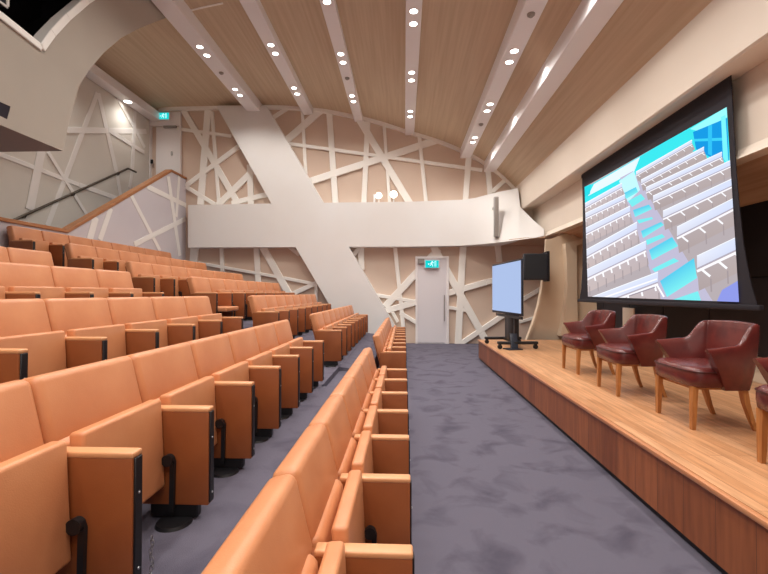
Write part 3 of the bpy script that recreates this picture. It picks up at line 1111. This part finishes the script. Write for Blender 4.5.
for s in (-0.22, 0.22):
    bm = bmesh.new()
    add_box(bm, 0.05, 0.13, s - 0.07, s + 0.07, 0.09, 1.3, 0.008, 1)
    finish('column', bm, M['black'], tv)
bm = bmesh.new()
add_box(bm, 0.04, 0.16, -0.17, 0.17, 0.12, 0.62, 0.02, 2)
finish('equipment_box', bm, M['black'], tv)
for s in (-0.42, 0.42):
    bm = bmesh.new()
    add_box(bm, -0.31, 0.42, s - 0.045, s + 0.045, 0.085, 0.135, 0.01, 1)
    finish('base_foot', bm, M['black'], tv)
    for x in (-0.27, 0.38):
        bm = bmesh.new()
        add_cyl(bm, (x, s - 0.022, 0.04), (x, s + 0.022, 0.04), 0.04, 0.04, 18)
        add_box(bm, x - 0.02, x + 0.02, s - 0.03, s + 0.03, 0.055, 0.09)
        finish('caster', bm, M['black'], tv)
bm = bmesh.new()
add_box(bm, 0.05, 0.13, -0.42, 0.42, 0.08, 0.14, 0.01, 1)
finish('base_bar', bm, M['black'], tv)

# small dark monitor wedge on the stage in front of the trolley
dd = ray(514, 349.5)
q = Vector((0, 0, H)) + dd * ((ZST - H) / dd.z)
wd = thing('stage_monitor', 'small dark tilted monitor on a flat base at the stage edge before the trolley', 'monitor', q, R(18))
bm = bmesh.new()
add_prism(bm, [Vector((-0.06, -0.02, 0.02)), Vector((0.08, -0.02, 0.02)), Vector((0.13, 0.10, 0.27)), Vector((-0.01, 0.10, 0.27))], (0, 0.04, 0.0), 0.006, 1)
finish('screen_panel', bm, M['black_plastic'], wd)
bm = bmesh.new()
add_box(bm, -0.16, 0.12, -0.10, 0.12, 0.0, 0.02, 0.006, 1)
finish('base', bm, M['black_plastic'], wd)

# black loudspeaker hung by the shell
p0, p1 = onY(524, 252.5, 9.25), onY(548.5, 279.8, 9.25)
sp = thing('wall_speaker', 'black box loudspeaker hung above the television beside the curved wall', 'loudspeaker', ((p0.x + p1.x) / 2, 9.25, p1.z))
w_, h_ = p1.x - p0.x, p0.z - p1.z
bm = bmesh.new()
add_prism(bm, [Vector((-w_ / 2, -0.0, 0)), Vector((w_ / 2 - 0.02, -0.04, 0)), Vector((w_ / 2, 0.28, 0)), Vector((-w_ / 2 + 0.04, 0.28, 0))], (0, 0, h_ * 0.96), 0.012, 2)
finish('cabinet', bm, M['black_plastic'], sp)
bm = bmesh.new()
add_prism(bm, [Vector((-w_ / 2 + 0.02, -0.012, 0.02)), Vector((w_ / 2 - 0.05, -0.05, 0.02)), Vector((w_ / 2 - 0.05, -0.03, 0.02)), Vector((-w_ / 2 + 0.02, 0.008, 0.02))], (0, 0, h_ * 0.96 - 0.04))
finish('grille', bm, M['black'], sp)
bm = bmesh.new()
add_box(bm, w_ / 2 - 0.03, w_ / 2 + 0.03, 0.0, 0.26, -0.03, h_ * 1.05, 0.008, 1)
add_box(bm, 0.1, 0.22, 0.2, 0.55, h_ * 0.4, h_ * 0.6)
finish('bracket', bm, M['black'], sp)

# slim grey column speaker on the band
p0, p1 = onY(494.2, 196.5, YBAND - 0.66), onY(499.0, 237, YBAND - 0.66)
cs = thing('column_speaker', 'slim grey column speaker standing upright on the curved white band', 'loudspeaker', ((p0.x + p1.x) / 2, YBAND - 0.66, p1.z))
w_, h_ = p1.x - p0.x, p0.z - p1.z
bm = bmesh.new()
add_box(bm, -w_ / 2, w_ / 2, 0.0, 0.12, 0, h_, 0.02, 3)
finish('cabinet', bm, M['steel'], cs)
bm = bmesh.new()
add_box(bm, -w_ / 2 + 0.02, w_ / 2 - 0.02, -0.006, 0.01, 0.03, h_ - 0.03, 0.004, 1)
finish('grille', bm, M['grey_plastic'], cs)
bm = bmesh.new()
add_box(bm, -0.03, 0.03, 0.11, 0.3, 0.12, 0.18)
add_box(bm, -0.03, 0.03, 0.11, 0.6, h_ - 0.28, h_ - 0.22)
finish('bracket', bm, M['steel'], cs)

# white card behind the second armchair
a, b = onX(623.6, 307.5, 4.1), onX(635, 326, 4.1)
wc = thing('white_board', 'white upright board standing below the screen behind the armchairs', 'board', (4.09, (a.y + b.y) / 2, 0.63), 0)
bm = bmesh.new()
add_box(bm, -0.012, 0.012, -(a.y - b.y) / 2, (a.y - b.y) / 2, 0.03, a.z - 0.63, 0.004, 1)
finish('board', bm, M['white_card'], wc)
bm = bmesh.new()
add_box(bm, -0.03, 0.07, -0.12, 0.12, 0.0, 0.03, 0.004, 1)
finish('foot', bm, M['black'], wc)

# ------------------------------------------------------------------ leather armchairs
def smoothstep(a, b, x):
    t = max(0.0, min(1.0, (x - a) / (b - a)))
    return t * t * (3 - 2 * t)


def make_armchair():
    t = thing('leather_armchair', '', 'armchair')
    # seat cushion: rounded plan, domed top, local +X is the front
    bm = bmesh.new()

    def plan(k, grow=0.0):
        pts = []
        n = 40
        for i in range(n):
            a = 2 * math.pi * i / n
            c, s = math.cos(a), math.sin(a)
            e = 0.42
            x = math.copysign(abs(c) ** e, c)
            y = math.copysign(abs(s) ** e, s)
            wid = 0.275 + 0.02 * x
            pts.append((x * 0.26 + 0.0 + grow * c, y * wid + grow * s))
        return pts
    rings = []
    for z, g in ((0.315, -0.02), (0.325, 0.0), (0.37, 0.008), (0.425, 0.006), (0.446, -0.008), (0.458, -0.03), (0.470, -0.09), (0.476, -0.16)):
        rings.append([Vector((x, y, z)) for x, y in plan(0, g)])
    loft(bm, rings)
    finish('seat', bm, M['oxblood'], t, 60)
    bm = bmesh.new()
    pts = [Vector((x, y, 0.43)) for x, y in plan(0, 0.008)]
    add_tube(bm, pts + [pts[0]], 0.006, 6)
    finish('piping', bm, M['oxblood_dark'], t, 60)
    # wrap-round back with wing arms
    bm = bmesh.new()
    n = 48
    outer_b, outer_t, heights = [], [], []
    for i in range(n + 1):
        u = -1 + 2 * i / n                      # -1 left arm tip, 0 back centre, +1 right arm tip
        au = abs(u)
        s = 1 if u >= 0 else -1
        # bottom path
        if au < 0.5:
            q = au / 0.5
            xb = -0.265 + 0.06 * q ** 3
            yb = 0.262 * math.sin(q * math.pi / 2) ** 0.85
        else:
            q = (au - 0.5) / 0.5
            xb = -0.205 + 0.20 * q
            yb = 0.262 + 0.02 * math.sin(q * math.pi / 2)
        # top path, longer and flared
        if au < 0.5:
            q = au / 0.5
            xt = -0.345 + 0.09 * q ** 3
            yt = 0.285 * math.sin(q * math.pi / 2) ** 0.85
        else:
            q = (au - 0.5) / 0.5
            xt = -0.255 + 0.43 * q
            yt = 0.285 + 0.055 * math.sin(q * math.pi / 2)
        zt_ = 0.79 - 0.015 * (au / 0.5 if au < 0.5 else 1) - 0.15 * smoothstep(0.50, 0.70, au) - 0.02 * smoothstep(0.7, 1.0, au)
        outer_b.append(Vector((xb, s * yb, 0.30)))
        outer_t.append(Vector((xt, s * yt, zt_)))
    th = 0.038
    mid = 8
    grid_o, grid_i = [], []
    for i in range(n + 1):
        b_, t_ = outer_b[i], outer_t[i]
        # inward direction from neighbours in plan
        j0, j1 = max(0, i - 1), min(n, i + 1)
        tb = outer_b[j1] - outer_b[j0]
        nb = Vector((-tb.y, tb.x, 0)).normalized()
        if nb.dot(Vector((0.0, 0, 0)) - Vector((b_.x - 0.0, b_.y, 0))) < 0:
            nb = -nb
        co, ci = [], []
        for k in range(mid + 1):
            f = k / mid
            bow = 0.018 * math.sin(math.pi * f)
            p = b_.lerp(t_, f)
            tk = th * (1 + 0.5 * math.sin(math.pi * min(1, f * 1.1)))
            round_ = 0.012 if k == mid else 0.0
            co.append(p - nb * bow - Vector((0, 0, round_)))
            ci.append(p + nb * (tk) - Vector((0, 0, round_)))
        # rounded lip
        co.append(t_ + nb * th * 0.25)
        ci.append(t_ + nb * th * 0.75)
        grid_o.append([bm.verts.new(p) for p in co])
        grid_i.append([bm.verts.new(p) for p in ci])
    m_ = mid + 2
    for i in range(n):
        for k in range(m_ - 1):
            bm.faces.new((grid_o[i][k], grid_o[i + 1][k], grid_o[i + 1][k + 1], grid_o[i][k + 1]))
            bm.faces.new((grid_i[i + 1][k], grid_i[i][k], grid_i[i][k + 1], grid_i[i + 1][k + 1]))
        bm.faces.new((grid_o[i][-1], grid_o[i + 1][-1], grid_i[i + 1][-1], grid_i[i][-1]))
        bm.faces.new((grid_o[i + 1][0], grid_o[i][0], grid_i[i][0], grid_i[i + 1][0]))
    for i in (0, n):
        for k in range(m_ - 1):
            bm.faces.new((grid_o[i][k], grid_o[i][k + 1], grid_i[i][k + 1], grid_i[i][k]))
    finish('backrest', bm, M['oxblood'], t, 70)
    # legs: front straight and tapered, rear raked
    for s in (1, -1):
        bm = bmesh.new()
        rr = []
        for z, x, w in ((0.0, 0.225, 0.015), (0.02, 0.224, 0.017), (0.20, 0.218, 0.021), (0.32, 0.212, 0.024)):
            y = s * 0.225
            rr.append([Vector((x - w, y - w, z)), Vector((x + w, y - w, z)), Vector((x + w, y + w, z)), Vector((x - w, y + w, z))])
        loft(bm, rr)
        finish('leg', bm, M['oak_leg'], t, 30)
    for s in (1, -1):
        bm = bmesh.new()
        rr = []
        for z, x, y, w in ((0.0, -0.30, 0.225, 0.015), (0.08, -0.262, 0.224, 0.018), (0.2, -0.222, 0.222, 0.022), (0.33, -0.195, 0.22, 0.025)):
            y = s * y
            rr.append([Vector((x - w, y - w, z)), Vector((x + w, y - w, z)), Vector((x + w, y + w, z)), Vector((x - w, y + w, z))])
        loft(bm, rr)
        finish('leg', bm, M['oak_leg'], t, 30)
    bm = bmesh.new()
    add_box(bm, -0.2, 0.2, -0.2, 0.2, 0.29, 0.318)
    finish('seat_base', bm, M['oak_leg'], t)
    for c in t.children:
        for v in c.data.vertices:
            v.co.x = v.co.x * 0.84 + 0.02
    return t


AC = make_armchair()
for k, (x, y, rz, lab) in enumerate(((2.35, 5.72, 0.03, 'oxblood leather armchair furthest from the camera, beside the far end of the screen'),
                                  (2.30, 4.57, -0.03, 'oxblood leather armchair second from the far end, in front of the white board'),
                                  (2.34, 3.54, -0.02, 'large oxblood leather armchair shown whole at the right, third from the far end'),
                                  (2.33, 2.47, 0.0, 'oxblood leather armchair cut off by the right edge of the picture'))):
    c_ = AC if k == 0 else copy_tree(AC)
    c_.location = (x, y, ZST)
    c_.rotation_euler = (0, 0, math.pi + rz)
    c_['label'] = lab
    c_['group'] = 'leather armchairs on the stage'

# ------------------------------------------------------------------ auditorium seats
# local frame: +X front, armrest front at x = 0, y = 0 at the middle of the seat, z = 0 on its tier
HP = PITCH / 2
ARM_Z = 0.55


PY0, PY1 = 0.008, 0.064     # clearances of pad and cushion beside the armrest panels
ARM_Y = HP - 0.031


def build_seat_meshes():
    ms = {}

    def keep(name, bm, material, smooth=40):
        o = finish(name, bm, material, None, smooth)
        ms[name] = o.data
        bpy.data.objects.remove(o)
    # upper back: rounded slab, leaning
    bm = bmesh.new()
    g = 0.004
    add_box(bm, -0.064, 0.045, -HP + g, HP - g, 0.0, 0.30, 0.034, 4)
    for v in bm.verts:                          # slight pillow
        if v.co.x > 0.0:
            v.co.x += 0.014 * math.cos(v.co.y / HP * 1.45) * math.sin(max(0, min(1, v.co.z / 0.30)) * math.pi)
    lean = Matrix.Translation((-0.392, 0, 0.505)) @ Matrix.Rotation(R(-14), 4, 'Y')
    bm.transform(lean)
    keep('backrest', bm, M['leather'])
    # rear shell of the back
    bm = bmesh.new()
    add_box(bm, -0.014, 0.014, -HP + 0.006, HP - 0.006, -0.36, 0.23, 0.01, 2)
    bm.transform(Matrix.Translation((-0.436, 0, 0.495)) @ Matrix.Rotation(R(-14), 4, 'Y'))
    keep('back_shell', bm, M['panel'])
    # lower back cushion between the arms, bulging forward
    bm = bmesh.new()
    add_box(bm, -0.05, 0.04, -HP + PY0, HP - PY1, 0.0, 0.40, 0.034, 4)
    for v in bm.verts:
        if v.co.x > 0.0:
            v.co.x += 0.066 * math.sin(max(0, min(1, v.co.z / 0.40)) * math.pi) ** 0.6 * math.cos(v.co.y / HP * 1.2)
    bm.transform(Matrix.Translation((-0.345, 0, 0.16)) @ Matrix.Rotation(R(-6), 4, 'Y'))
    keep('back_cushion', bm, M['leather'])
    # folded seat pad
    bm = bmesh.new()
    add_box(bm, -0.032, 0.032, -HP + PY0, HP - PY1, 0.0, 0.43, 0.016, 3)
    bm.transform(Matrix.Translation((-0.244, 0, 0.165)) @ Matrix.Rotation(R(-3), 4, 'Y'))
    keep('seat_pad', bm, M['leather'])
    bm = bmesh.new()   # lowered pad
    add_box(bm, 0.0, 0.42, -HP + PY0, HP - PY1, 0.0, 0.075, 0.022, 3)
    bm.transform(Matrix.Translation((-0.29, 0, 0.245)))
    keep('seat_pad_down', bm, M['leather'])
    # armrest panel: its body, padded top, black front strip with screws
    bm = bmesh.new()
    add_box(bm, -0.40, -0.004, -0.029, 0.029, 0.075, ARM_Z - 0.02, 0.005, 2)
    keep('armrest_panel', bm, M['panel'])
    bm = bmesh.new()
    add_box(bm, -0.345, -0.002, -0.030, 0.030, ARM_Z - 0.024, ARM_Z, 0.008, 3)
    keep('armrest_pad', bm, M['leather_arm'])
    bm = bmesh.new()
    add_box(bm, -0.006, 0.003, -0.021, 0.021, 0.085, ARM_Z - 0.022, 0.002, 1)
    keep('front_strip', bm, M['black'])
    bm = bmesh.new()
    add_cyl(bm, (0.002, 0.0, 0.0), (0.006, 0.0, 0.0), 0.006, 0.005, 10)
    keep('screw', bm, M['screw'])
    # foot below the panel: stem and round plate
    bm = bmesh.new()
    add_box(bm, -0.30, -0.06, -0.022, 0.022, 0.01, 0.09, 0.006, 1)
    add_cyl(bm, (-0.16, -0.055, 0.0), (-0.16, -0.055, 0.014), 0.085, 0.078, 24)
    keep('foot', bm, M['black'])
    # pad hinge: knob and curved lever beside the panel
    bm = bmesh.new()
    add_cyl(bm, (-0.195, -0.062, 0.30), (-0.195, -0.030, 0.30), 0.028, 0.026, 18)
    prof = [(-0.195, 0.325), (-0.172, 0.315), (-0.163, 0.29), (-0.165, 0.22), (-0.168, 0.05), (-0.19, 0.05), (-0.188, 0.22), (-0.187, 0.285)]
    add_prism(bm, [Vector((x, -0.031, z)) for x, z in prof], (0, -0.018, 0))
    keep('hinge', bm, M['black'])
    return ms


SM = build_seat_meshes()


def part(name, data, parent, loc=(0, 0, 0)):
    o = bpy.data.objects.new(name, data)
    COL.objects.link(o)
    o.parent = parent
    o.location = loc
    return o


def make_seat(down=False, both=False):
    t = thing('auditorium_seat', '', 'seat')
    part('backrest', SM['backrest'], t)
    part('back_shell', SM['back_shell'], t)
    part('back_cushion', SM['back_cushion'], t)
    part('seat_pad', SM['seat_pad_down' if down else 'seat_pad'], t)
    for s in ((1, -1) if both else (1,)):
        a = part('armrest_panel', SM['armrest_panel'], t, (0, ARM_Y if s > 0 else -HP - 0.031, 0))
        part('armrest_pad', SM['armrest_pad'], a)
        f = part('front_strip', SM['front_strip'], a)
        part('foot', SM['foot'], a)
        part('screw', SM['screw'], a, (0, 0, 0.13))
        part('screw', SM['screw'], a, (0, 0, 0.40))
        if s > 0:
            part('hinge', SM['hinge'], a)
    return t


protos = {}


def seat(down, both):
    key = (down, both)
    if key not in protos:
        protos[key] = make_seat(down, both)
        return protos[key]
    return copy_tree(protos[key])


ROWN = ['front', 'second', 'third', 'fourth', 'fifth', 'sixth', 'topmost']
ORD = ['first', 'second', 'third', 'fourth', 'fifth', 'sixth', 'seventh', 'eighth']
NEAR_COUNT = [7, 7, 7, 5, 3, 0, 0]
for r in range(7):
    for k in range(NEAR_COUNT[r]):
        yc = NEAR_END - HP - k * PITCH + 0.03
        o = seat(False, k == NEAR_COUNT[r] - 1)
        o.location = (FRONT[r], yc, TIER[r])
        o['label'] = 'tan folding seat, %s row, near block, %s from cross aisle' % (ROWN[r], ORD[k])
        o['group'] = '%s row seats of the near block' % ROWN[r]
    for k in range(8):
        yc = FAR_START + HP + k * PITCH + 0.03
        dn = (r == 3 and k == 0)
        o = seat(dn, k == 0)
        o.location = (FRONT[r], yc, TIER[r])
        o['label'] = 'tan %s seat, %s row, far block, %s from cross aisle' % ('lowered' if dn else 'folding', ROWN[r], ORD[k])
        o['group'] = '%s row seats of the far block' % ROWN[r]

# a short steel chain hanging at one near armrest of the second row
ch = thing('steel_chain', 'short steel chain hanging beside the nearest visible armrest of the second row', 'chain', (FRONT[1] + 0.02, NEAR_END - 6 * PITCH + 0.05, TIER[1]))
bm = bmesh.new()
for k in range(13):
    z = 0.02 + k * 0.0155
    cx = 0.004 * math.sin(k * 1.3)
    pts = []
    for j in range(9):
        a_ = 2 * math.pi * j / 8
        if k % 2:
            pts.append((cx + 0.006 * math.cos(a_), 0, z + 0.011 * math.sin(a_)))
        else:
            pts.append((cx, 0.006 * math.cos(a_), z + 0.011 * math.sin(a_)))
    add_tube(bm, pts, 0.0018, 6)
finish('links', bm, M['chain'], ch)

# ------------------------------------------------------------------ world and view
w = bpy.data.worlds.new('world')
scene.world = w
w.use_nodes = True
w.node_tree.nodes['Background'].inputs['Color'].default_value = (0.5, 0.48, 0.47, 1)
w.node_tree.nodes['Background'].inputs['Strength'].default_value = 0.3
scene.view_settings.view_transform = 'Standard'
scene.view_settings.look = 'None'
scene.view_settings.exposure = 0.0
scene.view_settings.gamma = 1.0
scene.view_settings.use_curve_mapping = False
scene.cycles.use_denoising = True
scene.cycles.max_bounces = 10
scene.cycles.diffuse_bounces = 7
